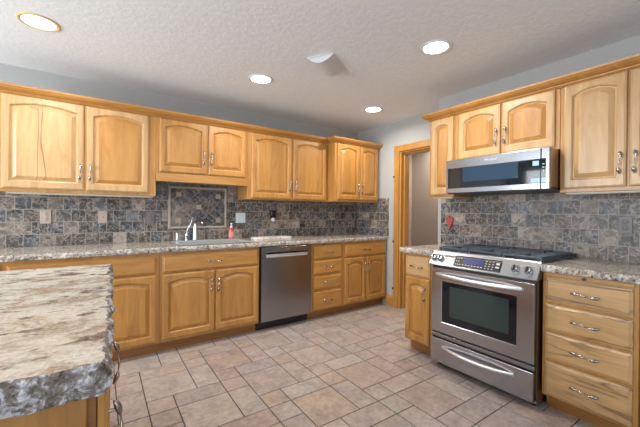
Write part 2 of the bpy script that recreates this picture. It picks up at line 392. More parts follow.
# hall behind the doorway
bm = bmesh.new()
bx(bm, 1.25, 1.35, -2.2, 0.1, 0, H); bx(bm, 0.12, 1.25, -2.3, -2.2, 0, H); bx(bm, 0.12, 1.35, 0.0, 0.1, 0, H)
struct('wall_hall', bm, M['hall'])
# left and rear walls; their windows are unseen, assumed to light the room
def wall_with_openings(name, along, fixed0, fixed1, a0, a1, holes):
    bm = bmesh.new(); cur = a0
    def B(p, q, z0, z1):
        if along == 'y': bx(bm, fixed0, fixed1, p, q, z0, z1)
        else: bx(bm, p, q, fixed0, fixed1, z0, z1)
    for h0, h1, z0, z1 in holes:
        B(cur, h0, 0, H); B(h0, h1, 0, z0) if z0 > 0 else None; B(h0, h1, z1, H); cur = h1
    B(cur, a1, 0, H); return struct(name, bm, M['wall'])
wall_with_openings('wall_left', 'y', XL - 0.12, XL, YR - .1, 0.0, [(-3.10, -0.30, 0.45, 2.25)])
wall_with_openings('wall_rear', 'x', YR - 0.12, YR, XL, 0.12, [(-5.45, -2.75, 0.45, 2.2), (-2.35, -0.65, 0.45, 2.2)])
def assumed_window(k, along, fixed, a0, a1, z0, z1, nmull):
    r = bpy.data.objects.new('window_%d' % k, None); C.objects.link(r); r['kind'] = 'structure'
    bm = bmesh.new(); t = 0.06; ts = [a0 + (a1 - a0) * i / nmull for i in range(nmull + 1)]
    def B(b, p, q, s0, s1, d0, d1):
        if along == 'y': bx(b, fixed + d0, fixed + d1, p, q, s0, s1)
        else: bx(b, p, q, fixed + d0, fixed + d1, s0, s1)
    for i, tt in enumerate(ts):
        lo = tt if i == 0 else (tt - t if i == nmull else tt - t / 2); B(bm, lo, lo + t, z0, z1, -.02, .05)
    B(bm, a0, a1, z0, z0 + t, -.02, .05); B(bm, a0, a1, z1 - t, z1, -.02, .05)
    obj('window_frame', bm, M['trim_white'], r)
    bg_ = bmesh.new(); B(bg_, a0 + t, a1 - t, z0 + t, z1 - t, 0.012, 0.018); obj('window_pane', bg_, M['glass'], r)
assumed_window(1, 'y', XL, -3.10, -0.30, 0.45, 2.25, 3)
assumed_window(2, 'x', YR, -5.45, -2.75, 0.45, 2.2, 3)
assumed_window(3, 'x', YR, -2.35, -0.65, 0.45, 2.2, 2)

# floor: modular slate-look tiles (2x2, 2x1, 1x2 and two 1x1 per repeat) over dark grout
def build_floor():
    bm = bmesh.new(); u, v = 0.1579, 0.1608; g = 0.0031; th = -0.01656
    ox, oy = -2.629, -0.849
    ct, st = math.cos(th), math.sin(th)
    X0, X1, Y0, Y1 = XL, 1.25, YR, 0.0
    pat = [(0, 0, 2, 2), (0, -1, 2, 1), (2, 0, 1, 2), (2, -1, 1, 1), (0, 2, 1, 1)]
    for a in range(-20, 30):
        for b in range(-25, 35):
            I, J = 2 + 3 * a + 1 * b, 3 - 1 * a + 3 * b
            for di, dj, w_, h_ in pat:
                i0, j0 = I + di, J + dj
                cx, cy = (i0 + w_ / 2) * u, -(j0 + h_ / 2) * v
                wx, wy = ox + ct * cx - st * cy, oy + st * cx + ct * cy
                if not (X0 - .15 < wx < X1 + .15 and Y0 - .15 < wy < Y1 + .15): continue
                hw, hh = w_ * u / 2 - g, h_ * v / 2 - g
                loops = []
                for ins, z in ((0, -0.006), (0, -0.0015), (0.0022, 0.0)):
                    L = []
                    for sx, sy in ((-1, -1), (1, -1), (1, 1), (-1, 1)):
                        px, py = cx + sx * (hw - ins), cy + sy * (hh - ins)
                        qx, qy = ox + ct * px - st * py, oy + st * px + ct * py
                        L.append(bm.verts.new((min(max(qx, X0), X1), min(max(qy, Y0), Y1), z)))
                    loops.append(L)
                for A, B in zip(loops, loops[1:]):
                    for k in range(4): bm.faces.new((A[k], A[(k + 1) % 4], B[(k + 1) % 4], B[k]))
                bm.faces.new(loops[-1])
    f = struct('floor', bm, M['floor'])
    g_ = obj('grout', box(X0 - .1, X1 + .1, Y0 - .1, Y1 + .1, -0.08, -0.004), M['grout'], f)
build_floor()

# doorway: casing, jamb, hinges
d1 = bpy.data.objects.new('door_1', None); C.objects.link(d1); d1['kind'] = 'structure'; d1.location = (0, -1.2, 0)
def loc_bm(bm, dx=0, dy=0, dz=0): bmesh.ops.translate(bm, verts=bm.verts[:], vec=(dx, dy, dz)); return bm
bm = bmesh.new()
bx(bm, -0.02, 0, -0.822, -0.740, 0, 2.100, 0.004); bx(bm, -0.02, 0, -1.600, -0.822, 2.020, 2.100, 0.004)
obj('door_casing', loc_bm(bm, 0, 1.2), M['wood_v'], d1)
bm = bmesh.new()
bx(bm, 0.0, 0.13, -0.848, -0.800, 0, 2.045); bx(bm, 0.0, 0.13, -1.600, -0.848, 2.005, 2.045); bx(bm, 0.05, 0.13, -0.868, -0.848, 0, 2.005); bx(bm, 0.05, 0.13, -1.6, -0.868, 1.985, 2.005)
obj('door_jamb', loc_bm(bm, 0, 1.2), M['wood_v'], d1)
for z in (0.245, 0.86, 1.70):
    obj('hinge', loc_bm(box(-0.034, -0.018, -0.754, -0.738, z - .012, z + .012, 0.003), 0, 1.2), M['hinge'], d1)
bm = sweep(bmesh.new(), [(0.0, -0.62), (0.0, -0.74)], [(0, 0), (0.016, 0), (0.016, 0.10), (0.010, 0.125), (0.006, 0.135), (0, 0.14)])
struct('baseboard_right', bm, M['wood_h'])
struct('baseboard_hall', box(1.235, 1.25, -2.2, 0.0, 0, 0.13, 0.004), M['wood_h'])

# ------------------------------------------------------------------ cabinet parts
def arch_loop(x0, x1, z0, z1, sag, n=14):
    """closed outline, anticlockwise from lower left; the top edge rises by sag in the middle (z1 is the springing height)"""
    pts = [(x0 + (x1 - x0) * i / n, z0) for i in range(n + 1)]
    top = []
    for i in range(n + 1):
        t = i / n; x = x1 + (x0 - x1) * t
        top.append((x, z1 + sag * (1 - (2 * t - 1) ** 2)))
    return pts + top
def loft(bm, loops, cap_first=True, cap_last=True):
    rows = [[bm.verts.new(p) for p in L] for L in loops]
    n = len(rows[0])
    for A, B in zip(rows, rows[1:]):
        for k in range(n):
            bm.faces.new((A[k], A[(k + 1) % n], B[(k + 1) % n], B[k]))
    if cap_first: bm.faces.new(rows[0][::-1])
    if cap_last: bm.faces.new(rows[-1])
    return rows
_pull = {}
def pull_mesh():
    if 'm' not in _pull:
        bm = bmesh.new(); L = 0.068; P = []; Rr = []
        for i in range(29):
            t = -1 + 2 * i / 28; s = abs(t)
            y = -0.010 - 0.016 * max(0, 1 - t * t) ** 0.8
            P.append((0.0045 * math.sin(PI * t), y, t * L))
            if s < 0.3: r = 0.0036 + 0.0012 * math.cos(s / 0.3 * PI)
            elif s < 0.42: r = 0.0026
            else: r = 0.0026 + 0.0068 * max(0, math.sin((s - 0.42) / 0.58 * PI)) ** 0.8
            Rr.append(max(r, 0.0016))
        tube(bm, P, Rr, 10, 0.8)
        for s in (-1, 1): tube(bm, [(0.002 * s, 0.0, s * 0.046), (0.002 * s, -0.020, s * 0.046)], [0.0042, 0.0034], 8)
        _pull['m'] = mesh('handle', bm, M['pewter'], True, 1.2)
    return _pull['m']
def pull(parent, x, z, y, vert=True, bright=False):
    return obj('handle', pull_mesh(), None, parent, loc=(x, y, z), rot=(0, 0 if vert else PI / 2, 0))
STILE, RAIL = 0.05, 0.062
def door(parent, x0, x1, z0, z1, yf, hx=None, hz=None, sag=0.033, mats=('wood_v', 'wood_v')):
    """raised-panel door with an arched top rail; yf is the face-frame plane, the door stands 20 mm proud of it"""
    ip = lambda i: arch_loop(x0 + STILE - i, x1 - STILE + i, z0 + RAIL - i, z1 - 0.083 + i, sag)
    n = len(ip(0)) // 2 - 1
    def outer(ins): # rectangle with the same count of points
        return [(x0 + ins + (x1 - x0 - 2 * ins) * k / n, z0 + ins) for k in range(n + 1)] + [(x1 - ins - (x1 - x0 - 2 * ins) * k / n, z1 - ins) for k in range(n + 1)]
    Y = lambda L, d: [(x, yf - d, z) for x, z in L]
    bm = bmesh.new()
    loft(bm, [Y(ip(-0.012), 0.003), Y(outer(0), 0.001), Y(outer(0), 0.012), Y(outer(0.004), 0.0165), Y(outer(0.009), 0.0175), Y(outer(0.011), 0.020), Y(ip(0.008), 0.020), Y(ip(0.005), 0.0165), Y(ip(0.002), 0.015), Y(ip(0), 0.006), Y(ip(-0.012), 0.0045), Y(ip(-0.012), 0.003)], False, False)
    bmesh.ops.remove_doubles(bm, verts=bm.verts[:], dist=1e-6)
    d = obj('door', bm, M[mats[0]], parent)
    bm = bmesh.new()
    loft(bm, [Y(ip(0.001), 0.0035), Y(ip(0.001), 0.005), Y(ip(-0.006), 0.005), Y(ip(-0.030), 0.0165), Y(ip(-0.034), 0.0185)])
    obj('raised_panel', bm, M[mats[1]], d)
    if hx is not None: pull(d, hx, hz, yf - 0.020)
    return d
def drawer(parent, x0, x1, z0, z1, yf, mat='wood_h', handle=True, name='drawer'):
    bm = bmesh.new()
    R = lambda i, d: [(x0 + i, yf - d, z0 + i), (x1 - i, yf - d, z0 + i), (x1 - i, yf - d, z1 - i), (x0 + i, yf - d, z1 - i)]
    loft(bm, [R(0, 0.001), R(0, 0.010), R(0.003, 0.0125), R(0.010, 0.0145), R(0.014, 0.0185), R(0.017, 0.020)])
    d = obj(name, bm, M[mat], parent)
    if handle: pull(d, (x0 + x1) / 2, (z0 + z1) / 2, yf - 0.020, False)
    return d
def carcass(parent, x0, x1, z0, z1, yb, yf, name='cabinet_body', mat='wood_v'):
    return obj(name, box(x0, x1, yf, yb, z0, z1, 0.0015), M[mat], parent)

GRP_U = 'upper cabinets on the back wall'; GRP_B = 'base cabinets under the back counter'
YFU, YFB, YB = -0.318, -0.610, -0.016
ZU0, ZU1 = 1.367, 2.0995

def upper(name, label, X0, X1, z0, z1, yf, wallC=False, group=None, yb=YB):
    loc = (XC, X0, z0) if wallC else (X0, 0, z0)
    return thing(name, label, 'cabinet', loc, -PI / 2 if wallC else 0.0, group)

# ---- upper cabinets on the back wall
W = -2.764 + 3.830
t = upper('upper_cabinet', 'wide two-door upper cabinet at the far left, dark streaks in its left door', -3.830, -2.764, ZU0, ZU1, YFU, group=GRP_U)
carcass(t, 0, W, 0, ZU1 - ZU0, YB, YFU)
dz0, dz1 = 1.393 - ZU0, 2.096 - ZU0
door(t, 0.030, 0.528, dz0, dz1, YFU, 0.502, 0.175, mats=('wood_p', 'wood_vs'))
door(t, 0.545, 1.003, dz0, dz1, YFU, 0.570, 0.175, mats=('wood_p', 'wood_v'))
t = upper('upper_cabinet', 'short two-door upper cabinet with a plain valance above the sink', -2.762, -1.864, 1.508, ZU1, YFU, group=GRP_U)
carcass(t, 0, 0.898, 0.075, ZU1 - 1.508, YB, YFU)
obj('valance', box(0, 0.898, YFU - 0.012, YFU + 0.012, 0.0, 0.080, 0.002), M['wood_h'], t)
door(t, 0.028, 0.458, 1.596 - 1.508, 2.096 - 1.508, YFU, 0.427, 0.25)
door(t, 0.476, 0.870, 1.596 - 1.508, 2.096 - 1.508, YFU, 0.502, 0.25)
t = upper('upper_cabinet', 'tall two-door upper cabinet right of the sink valance, over the dishwasher', -1.862, -0.783, ZU0, ZU1, YFU, group=GRP_U)
carcass(t, 0, 1.079, 0, ZU1 - ZU0, YB, YFU)
door(t, 0.040, 0.536, 1.380 - ZU0, dz1, YFU, 0.512, 0.17)
door(t, 0.566, 1.044, 1.380 - ZU0, dz1, YFU, 0.592, 0.17)
YFD = -0.463
t = upper('upper_cabinet', 'deeper upper cabinet with two narrow doors, standing forward in the corner', -0.781, -0.029, ZU0, ZU1, YFD, group=GRP_U)
carcass(t, 0, 0.752, 0, ZU1 - ZU0, YB, YFD)
door(t, 0.036, 0.400, 1.392 - ZU0, dz1, YFD, 0.372, 0.17, 0.035)
door(t, 0.416, 0.738, 1.392 - ZU0, dz1, YFD, 0.442, 0.17, 0.035)

CROWN = [(0.001, 2.100), (0.004, 2.100), (0.008, 2.101), (0.012, 2.105), (0.014, 2.108), (0.020, 2.110), (0.022, 2.116), (0.036, 2.122), (0.052, 2.134), (0.060, 2.146), (0.064, 2.148), (0.066, 2.162), (0.001, 2.162)]
z_ = lambda prof, dz: [(o, z + dz) for o, z in prof]
tag(obj('crown_moulding', sweep(bmesh.new(), [(-3.90, YFU), (-0.783, YFU)], CROWN), M['crown'], None), 'long wooden crown moulding along the tops of the back wall upper cabinets', 'moulding', 'crown mouldings')
tag(obj('crown_moulding', sweep(bmesh.new(), [(-0.781, YFU - 0.07), (-0.781, YFD), (-0.029, YFD), (-0.029, -0.02)], CROWN), M['crown'], None), 'short crown moulding wrapped around the forward corner upper cabinet', 'moulding', 'crown mouldings')
bm = sweep(bmesh.new(), [(-0.302, -1.728), (XC + YFU, -1.728), (XC + YFU, -4.2)], z_(CROWN, 0.0))
tag(obj('crown_moulding', bm, M['crown'], None), 'wooden crown moulding along the upper cabinets above the range and microwave', 'moulding', 'crown mouldings')

# ---- upper cabinets on the stove wall (local x runs towards the camera)
GRP_R = 'upper cabinets on the stove wall'
t = upper('upper_cabinet', 'narrow single-door upper cabinet left of the microwave', -1.728, 0, ZU0 + .015, ZU1, YFU, True, GRP_R)
carcass(t, 0, 0.254, 0, ZU1 - ZU0 - .015, YB, YFU)
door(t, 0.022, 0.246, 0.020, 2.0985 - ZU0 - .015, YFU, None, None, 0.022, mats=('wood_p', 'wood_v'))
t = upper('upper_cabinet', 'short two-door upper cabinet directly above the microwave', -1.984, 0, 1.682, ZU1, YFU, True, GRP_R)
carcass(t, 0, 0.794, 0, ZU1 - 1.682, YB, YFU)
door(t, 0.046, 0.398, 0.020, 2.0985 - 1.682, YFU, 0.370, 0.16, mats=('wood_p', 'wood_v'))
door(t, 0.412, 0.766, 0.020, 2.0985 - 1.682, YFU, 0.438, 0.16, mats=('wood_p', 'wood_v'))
t = upper('upper_cabinet', 'tall two-door upper cabinet right of the microwave at the right edge', -2.780, 0, ZU0 + .015, ZU1, YFU, True, GRP_R)
carcass(t, 0, 0.76, 0, ZU1 - ZU0 - .015, YB, YFU)
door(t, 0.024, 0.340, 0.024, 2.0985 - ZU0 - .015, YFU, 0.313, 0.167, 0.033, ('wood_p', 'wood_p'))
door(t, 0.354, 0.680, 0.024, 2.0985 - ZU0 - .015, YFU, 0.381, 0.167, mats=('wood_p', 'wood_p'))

# ---- base cabinets
def base(label, X0, X1, wallC=False, group=None, toe=True, ztop=0.876, rz=None, loc=None, back=-0.016):
    t = thing('base_cabinet', label, 'cabinet', loc or ((XC, X0, 0) if wallC else (X0, 0, 0)), (-PI / 2 if wallC else 0.0) if rz is None else rz, group)
    W_ = abs(X1 - X0)
    carcass(t, 0, W_, 0.098, ztop, back, YFB)
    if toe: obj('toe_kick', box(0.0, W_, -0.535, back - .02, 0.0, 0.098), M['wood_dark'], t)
    return t, W_
DT0, DT1, DD1, DB = 0.697, 0.846, 0.684, 0.116
t, W = base('long base cabinet partly hidden behind the island, left of the sink cabinet', -4.70, -2.772, group=GRP_B)
for a in (0.02, 0.98): drawer(t, a, a + 0.922, DT0, DT1, YFB, handle=False)
for a, h in ((0.02, None), (0.487, None), (0.98, 0.425), (1.447, None)): door(t, a, a + 0.455, DB, DD1, YFB, (a + h) if h else None, 0.55)
# sink cabinet: open at the top behind its false drawer front
t = thing('base_cabinet', 'sink base cabinet with one wide false drawer front over two arched doors', 'cabinet', (-2.770, 0, 0), 0, GRP_B)
W = 0.916
bm = bmesh.new(); bx(bm, 0, 0.018, YFB, YB, 0.098, 0.876); bx(bm, W - .018, W, YFB, YB, 0.098, 0.876); bx(bm, 0.018, W - .018, YFB, YB, 0.098, 0.116); bx(bm, 0.018, W - .018, YB - .012, YB, 0.116, 0.876); bx(bm, .018, W - .018, YFB, YFB + .018, 0.116, 0.876)
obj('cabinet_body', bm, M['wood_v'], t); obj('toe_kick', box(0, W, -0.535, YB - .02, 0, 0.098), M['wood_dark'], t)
drawer(t, 0.020, 0.898, DT0, DT1, YFB)
door(t, 0.021, 0.464, DB + .006, DD1, YFB, 0.432, 0.552); door(t, 0.474, 0.903, DB + .006, DD1, YFB, 0.496, 0.548)
t, W = base('narrow base cabinet with a stack of four drawers right of the dishwasher', -1.218, -0.762, group=GRP_B)
DR = [(0.693, 0.846), (0.520, 0.676), (0.342, 0.497), (0.108, 0.323)]
for i, (a, b) in enumerate(DR): drawer(t, 0.025, 0.428, a, b, YFB, 'wood_h')
bd = obj('pull_out_board', box(0.03, 0.42, YFB - .006, -0.1, 0.852, 0.870, .001), M['wood_h'], t)
obj('knob', lathe(bmesh.new(), [(0.004, 0), (0.004, .008), (0.008, .012), (0.007, .018), (0.0, .019)], 12, Matrix.Translation((0.16, YFB - .006, 0.861)) @ Matrix.Rotation(PI/2, 4, 'X')), M['hinge'], bd)
t, W = base('two-door base cabinet with one drawer in the corner by the doorway', -0.760, -0.014, group=GRP_B)
drawer(t, 0.024, 0.722, 0.688, 0.840, YFB)
door(t, 0.024, 0.367, 0.118, 0.673, YFB, 0.340, 0.54, 0.03); door(t, 0.380, 0.722, 0.118, 0.673, YFB, 0.407, 0.54, 0.03)
GRP_S = 'base cabinets beside the range'
t, W = base('narrow base cabinet left of the range with one drawer and one door', -1.700, -1.982, True, GRP_S)
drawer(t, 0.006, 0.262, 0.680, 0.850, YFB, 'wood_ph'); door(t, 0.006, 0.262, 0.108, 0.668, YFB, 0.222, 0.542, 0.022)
t, W = base('base cabinet with four wide drawers right of the range', -2.795, -3.236, True, GRP_S)
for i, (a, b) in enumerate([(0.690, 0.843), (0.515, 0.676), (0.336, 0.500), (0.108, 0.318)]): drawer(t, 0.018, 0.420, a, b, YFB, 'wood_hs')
bd = obj('pull_out_board', box(0.016, 0.424, YFB - .010, -0.1, 0.851, 0.870, .001), M['wood_h'], t)
obj('knob', lathe(bmesh.new(), [(0.004, 0), (0.004, .008), (0.008, .012), (0.007, .018), (0.0, .019)], 12, Matrix.Translation((0.212, YFB - .010, 0.861)) @ Matrix.Rotation(PI/2, 4, 'X')), M['hinge'], bd)
struct('trim_1', box(XC - 0.585, XC, -4.2, -3.262, 0, 0.874), M['wall'])

# ---- dishwasher
t = thing('dishwasher', 'stainless steel dishwasher with a pocket handle between the sink cabinet and the drawers', 'dishwasher', (-1.852, 0, 0))
W = 0.632
obj('dishwasher_body', box(0.006, W - .006, -0.600, -0.03, 0.098, 0.868), M['black'], t)
obj('toe_kick', box(0.004, W - .004, -0.545, -0.05, 0.0, 0.098), M['black'], t)
bm = bmesh.new(); x0, x1 = 0.012, 0.618
prism(bm, [(-0.640, 0.104), (-0.640, 0.757), (-0.636, 0.760), (-0.605, 0.760), (-0.600, 0.104)], 0, x0, x1)
bx(bm, x0, x0 + .052, -0.640, -0.600, 0.760, 0.866); bx(bm, x1 - .052, x1, -0.640, -0.600, 0.760, 0.866)
bx(bm, x0 + .052, x1 - .052, -0.640, -0.600, 0.812, 0.866, 0.002)
dd = obj('dishwasher_door', bm, M['steel_dark'], t)
bm = bmesh.new(); prism(bm, [(-0.641, 0.757), (-0.6415, 0.762), (-0.637, 0.790), (-0.612, 0.793), (-0.602, 0.757)], 0, x0 + .052, x1 - .052)
obj('handle', bm, M['steel_bright'], dd)
obj('badge', box(0.285, 0.345, -0.6415, -0.640, 0.836, 0.842), M['print_dark'], dd)

# ------------------------------------------------------------------ countertops
def resample(poly, step):
    out = []
    for i, p in enumerate(poly):
        q = poly[(i + 1) % len(poly)]; rough = p[2]
        d = math.hypot(q[0] - p[0], q[1] - p[1]); n = max(1, int(d / step)) if rough else 1
        dx, dy = (q[0] - p[0]) / d, (q[1] - p[1]) / d
        for k in range(n):
            prev = poly[i - 1][2]
            out.append((p[0] + (q[0] - p[0]) * k / n, p[1] + (q[1] - p[1]) * k / n, dy, -dx, rough and (k > 0 or prev), k == 0))
    return out
def counter(name, label, poly, z0, z1, loc, rz, mt, me_, amp=0.006, step=0.018, hole=None, rows=6, group='granite countertops'):
    """poly: anticlockwise list of (x, y, edge-to-next-is-rough)"""
    t = thing(name, label, 'countertop', loc, rz, group)
    S = resample(poly, step); seed = rng.random() * 50
    rings = []
    for r in range(rows + 1):
        z = z1 - (z1 - z0) * r / rows; L = []
        for x, y, nx, ny, rg, _c in S:
            o = 0
            if rg:
                nn = noise.fractal(Vector((x * 14 + seed, y * 14, z * 26)), 0.9, 2.1, 4) + 0.55 * noise.noise(Vector((x * 42 + seed, y * 42, z * 60)))
                o = amp * nn - (0.3 * amp if r == 0 else 0) + (0.7 * amp * math.sin(PI * r / rows))
            L.append((x + nx * o, y + ny * o, z))
        rings.append(L)
    def cap(bm, L, zz):
        vs = [bm.verts.new((p[0], p[1], zz)) for p in L]; es = [bm.edges.new((vs[i], vs[(i + 1) % len(vs)])) for i in range(len(vs))]
        hv = None
        if hole:
            hv = [bm.verts.new((hx, hy, zz)) for hx, hy in hole]; es += [bm.edges.new((hv[i], hv[(i + 1) % len(hv)])) for i in range(len(hv))]
        bmesh.ops.triangle_fill(bm, use_beauty=True, use_dissolve=False, edges=es)
        return hv
    bm = bmesh.new(); h1 = cap(bm, rings[0], z1); h0 = cap(bm, rings[-1], z0)
    if hole:
        for i in range(len(h1)): bm.faces.new((h1[i], h1[(i + 1) % len(h1)], h0[(i + 1) % len(h1)], h0[i]))
    obj('slab', bm, mt, t)
    bm = bmesh.new(); loft(bm, rings, False, False)
    obj('chiselled_edge', bm, me_, t, True)
    return t
ZC0, ZC1 = 0.877, 0.918
HOLE = [(-2.58, -0.545), (-1.93, -0.545), (-1.93, -0.13), (-2.58, -0.13)]
counter('countertop', 'long granite countertop with a chipped front edge along the back wall, holding the sink', [(-4.72, -0.640, True), (-0.014, -0.640, False), (-0.014, -0.014, False), (-4.72, -0.014, False)], ZC0, ZC1, (0, 0, 0), 0, M['granite'], M['granite_edge'], 0.005, 0.016, HOLE)
counter('countertop', 'small granite countertop piece on the narrow cabinet left of the range', [(-0.048, -0.640, True), (0.298, -0.640, False), (0.298, -0.014, False), (-0.028, -0.014, True)], ZC0, ZC1, (XC, -1.700, 0), -PI / 2, M['granite'], M['granite_edge'], 0.005, 0.016)
counter('countertop', 'granite countertop right of the range above the wide drawers', [(-0.002, -0.640, True), (1.40, -0.640, False), (1.40, -0.014, False), (-0.002, -0.014, False)], ZC0, ZC1, (XC, -2.791, 0), -PI / 2, M['granite'], M['granite_edge'], 0.006, 0.016)
# island: local x runs away from the camera along its right side, local -y faces right
IR = PI / 2 - math.radians(2.4); IP = (-3.213, -2.838, 0)
counter('island_countertop', 'thick cream granite island top with rough broken edges in the left foreground', [(-0.014, 0.004, True), (1.455, 0.004, True), (1.455, 1.15, False), (-0.014, 1.15, True)], 0.852, 0.916, IP, IR, M['island'], M['island_edge'], 0.014, 0.009, None, 10)
t = thing('island_cabinet', 'wooden island cabinet with a plain end panel below the cream granite top', 'cabinet', IP, IR)
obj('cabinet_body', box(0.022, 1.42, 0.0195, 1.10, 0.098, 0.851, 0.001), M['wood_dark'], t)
obj('end_panel', box(0.0, 0.020, 0.036, 1.10, 0.0, 0.851, 0.002), M['wood_v'], t)
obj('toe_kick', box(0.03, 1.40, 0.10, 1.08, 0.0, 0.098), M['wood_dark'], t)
for k in range(2):
    a = 0.006 + k * 0.72
    door(t, a, a + 0.34, 0.115, 0.845, 0.0185, a + 0.045 if k == 0 else None, 0.732); door(t, a + 0.352, a + 0.692, 0.115, 0.845, 0.0185, a + 0.40 if k == 0 else None, 0.745)

# ------------------------------------------------------------------ backsplash
def slab(name, label, w_, h_, th, loc, rz, mat, grp='tile backsplashes'):
    o = obj(name, box(0, w_, -th, 0, 0, h_), mat); o.location = loc; o.rotation_euler = (0, 0, rz); return tag(o, label, 'backsplash', grp)
slab('tile_backsplash', 'dark tumbled stone tile backsplash along the back wall behind the sink', 4.706, 0.60, 0.011, (-4.72, -0.001, 0.9185), 0, M['tile'])
slab('tile_backsplash', 'short return of stone tile on the doorway wall at the end of the back counter', 0.632, 0.510, 0.011, (-0.001, -0.0125, 0.9185), -PI / 2, M['tile'])
slab('tile_backsplash', 'stone tile backsplash on the stove wall behind the range', 2.55, 0.50, 0.011, (XC - 0.001, -1.645, 0.9185), -PI / 2, M['tile'])
# framed diamond panel behind the faucet
t = thing('mosaic_panel', 'framed panel of dark diamond tiles with a rope border behind the faucet', 'tile panel', (-2.297, -0.0125, 1.268))
hw, hh = 0.305, 0.222
obj('diamond_tiles', box(-hw, hw, -0.006, 0, -hh, hh), M['diamond'], t)
for nm, a in (('x', 0),):
    pass
b_ = 0.022
for x0, x1, z0, z1 in ((-hw, hw, hh - b_, hh), (-hw, hw, -hh, -hh + b_), (-hw, -hw + b_, -hh + b_, hh - b_), (hw - b_, hw, -hh + b_, hh - b_)):
    obj('rope_border', box(x0, x1, -0.016, 0.0, z0, z1, 0.005, 2), M['rope'], t)
for x, z in ((-0.205, 0.138), (0.208, 0.128), (0.0, 0.006), (-0.208, -0.138), (0.210, -0.138)):
    obj('stone_insert', box(x - .026, x + .026, -0.012, 0, z - .026, z + .026, 0.002), M['trav'], t)

# ------------------------------------------------------------------ sink and things on the back counter
t = thing('kitchen_sink', 'pale undermount sink set in the back counter below the faucet', 'sink', (-2.255, -0.3375, 0.70))
bm = bmesh.new()
def ringf(bm, o, i, z):
    A = [bm.verts.new((sx * o[0], sy * o[1], z)) for sx, sy in ((-1, -1), (1, -1), (1, 1), (-1, 1))]; B = [bm.verts.new((sx * i[0], sy * i[1], z)) for sx, sy in ((-1, -1), (1, -1), (1, 1), (-1, 1))]
    return A, B
rows = []
for hx, hy, z in ((0.348, 0.230, 0.222), (0.348, 0.230, 0.2265), (0.306, 0.188, 0.2265), (0.300, 0.182, 0.222), (0.290, 0.172, 0.02), (0.27, 0.152, 0.005)):
    rows.append([(sx * hx, sy * hy, z) for sx, sy in ((-1, -1), (1, -1), (1, 1), (-1, 1))])
loft(bm, rows, False, True)
obj('basin', bm, M['sink'], t); obj('drain', lathe(bmesh.new(), [(0.045, 0.0055), (0.045, 0.009), (0.03, 0.008), (0, 0.0075)], 20), M['chrome'], t)

t = thing('sink_faucet', 'chrome faucet with a tall tapered body, a curved lever handle and a dark top', 'faucet', (-2.345, -0.072, ZC1))
obj('faucet_body', lathe(bmesh.new(), [(0.040, 0), (0.040, 0.006), (0.034, 0.012), (0.031, 0.05), (0.022, 0.14), (0.020, 0.165), (0.024, 0.170), (0.024, 0.180), (0.018, 0.184), (0, 0.185)], 20), M['chrome'], t, True)
sp = [(0, 0, 0.165), (0.004, -0.015, 0.20), (0.012, -0.045, 0.222), (0.022, -0.09, 0.225), (0.032, -0.13, 0.205), (0.036, -0.145, 0.180)]
obj('spout', tube(bmesh.new(), sp, [0.013, 0.014, 0.015, 0.014, 0.013, 0.0125], 14), M['pewter'], t, True)
t2 = thing('faucet_handle', 'chrome cone base with a curved upright lever left of the tall faucet', 'faucet handle', (-2.432, -0.085, ZC1))
obj('handle_base', lathe(bmesh.new(), [(0.031, 0), (0.031, 0.006), (0.024, 0.010), (0.022, 0.05), (0.024, 0.058), (0.015, 0.085), (0.010, 0.112), (0, 0.116)], 20), M['chrome'], t2, True)
obj('lever', tube(bmesh.new(), [(0, 0, 0.10), (0.010, -0.004, 0.135), (0.028, -0.010, 0.165), (0.044, -0.014, 0.205), (0.050, -0.014, 0.248)], [0.007, 0.007, 0.008, 0.010, 0.005], 12, 0.7), M['chrome'], t2, True)
t3 = thing('soap_dispenser', 'slim chrome pump dispenser at the left end of the sink fittings', 'soap dispenser', (-2.528, -0.085, ZC1))
obj('pump_body', lathe(bmesh.new(), [(0.022, 0), (0.022, 0.005), (0.013, 0.010), (0.012, 0.06), (0.009, 0.085), (0, 0.086)], 16), M['chrome'], t3, True)
obj('pump_spout', tube(bmesh.new(), [(0, 0, 0.08), (0.0, -0.004, 0.105), (0.006, -0.02, 0.122), (0.014, -0.05, 0.120), (0.018, -0.07, 0.108)], [0.007, 0.007, 0.0065, 0.006, 0.005], 10), M['chrome'], t3, True)

t = thing('soap_bottle', 'small red soap bottle with a white pump on the counter right of the faucet', 'soap bottle', (-1.958, -0.085, ZC1))
obj('bottle_body', lathe(bmesh.new(), [(0.026, 0), (0.029, 0.004), (0.029, 0.10), (0.025, 0.118), (0.013, 0.126), (0.012, 0.130), (0, 0.130)], 20), M['red_soap'], t, True)
bm = lathe(bmesh.new(), [(0.0302, 0.022), (0.0302, 0.085)], 20); o_ = obj('bottle_label', bm, plain('soap_label', (0.66, 0.25, 0.22), 0.4), t, True)
bm = lathe(bmesh.new(), [(0.014, 0.130), (0.014, 0.146), (0.006, 0.150), (0.006, 0.168), (0.013, 0.172), (0.013, 0.182), (0, 0.184)], 16); tube(bm, [(0, 0, 0.178), (-0.012, -0.03, 0.178), (-0.014, -0.036, 0.170)], [0.006, 0.005, 0.004], 8)
obj('pump', bm, M['white'], t, True)

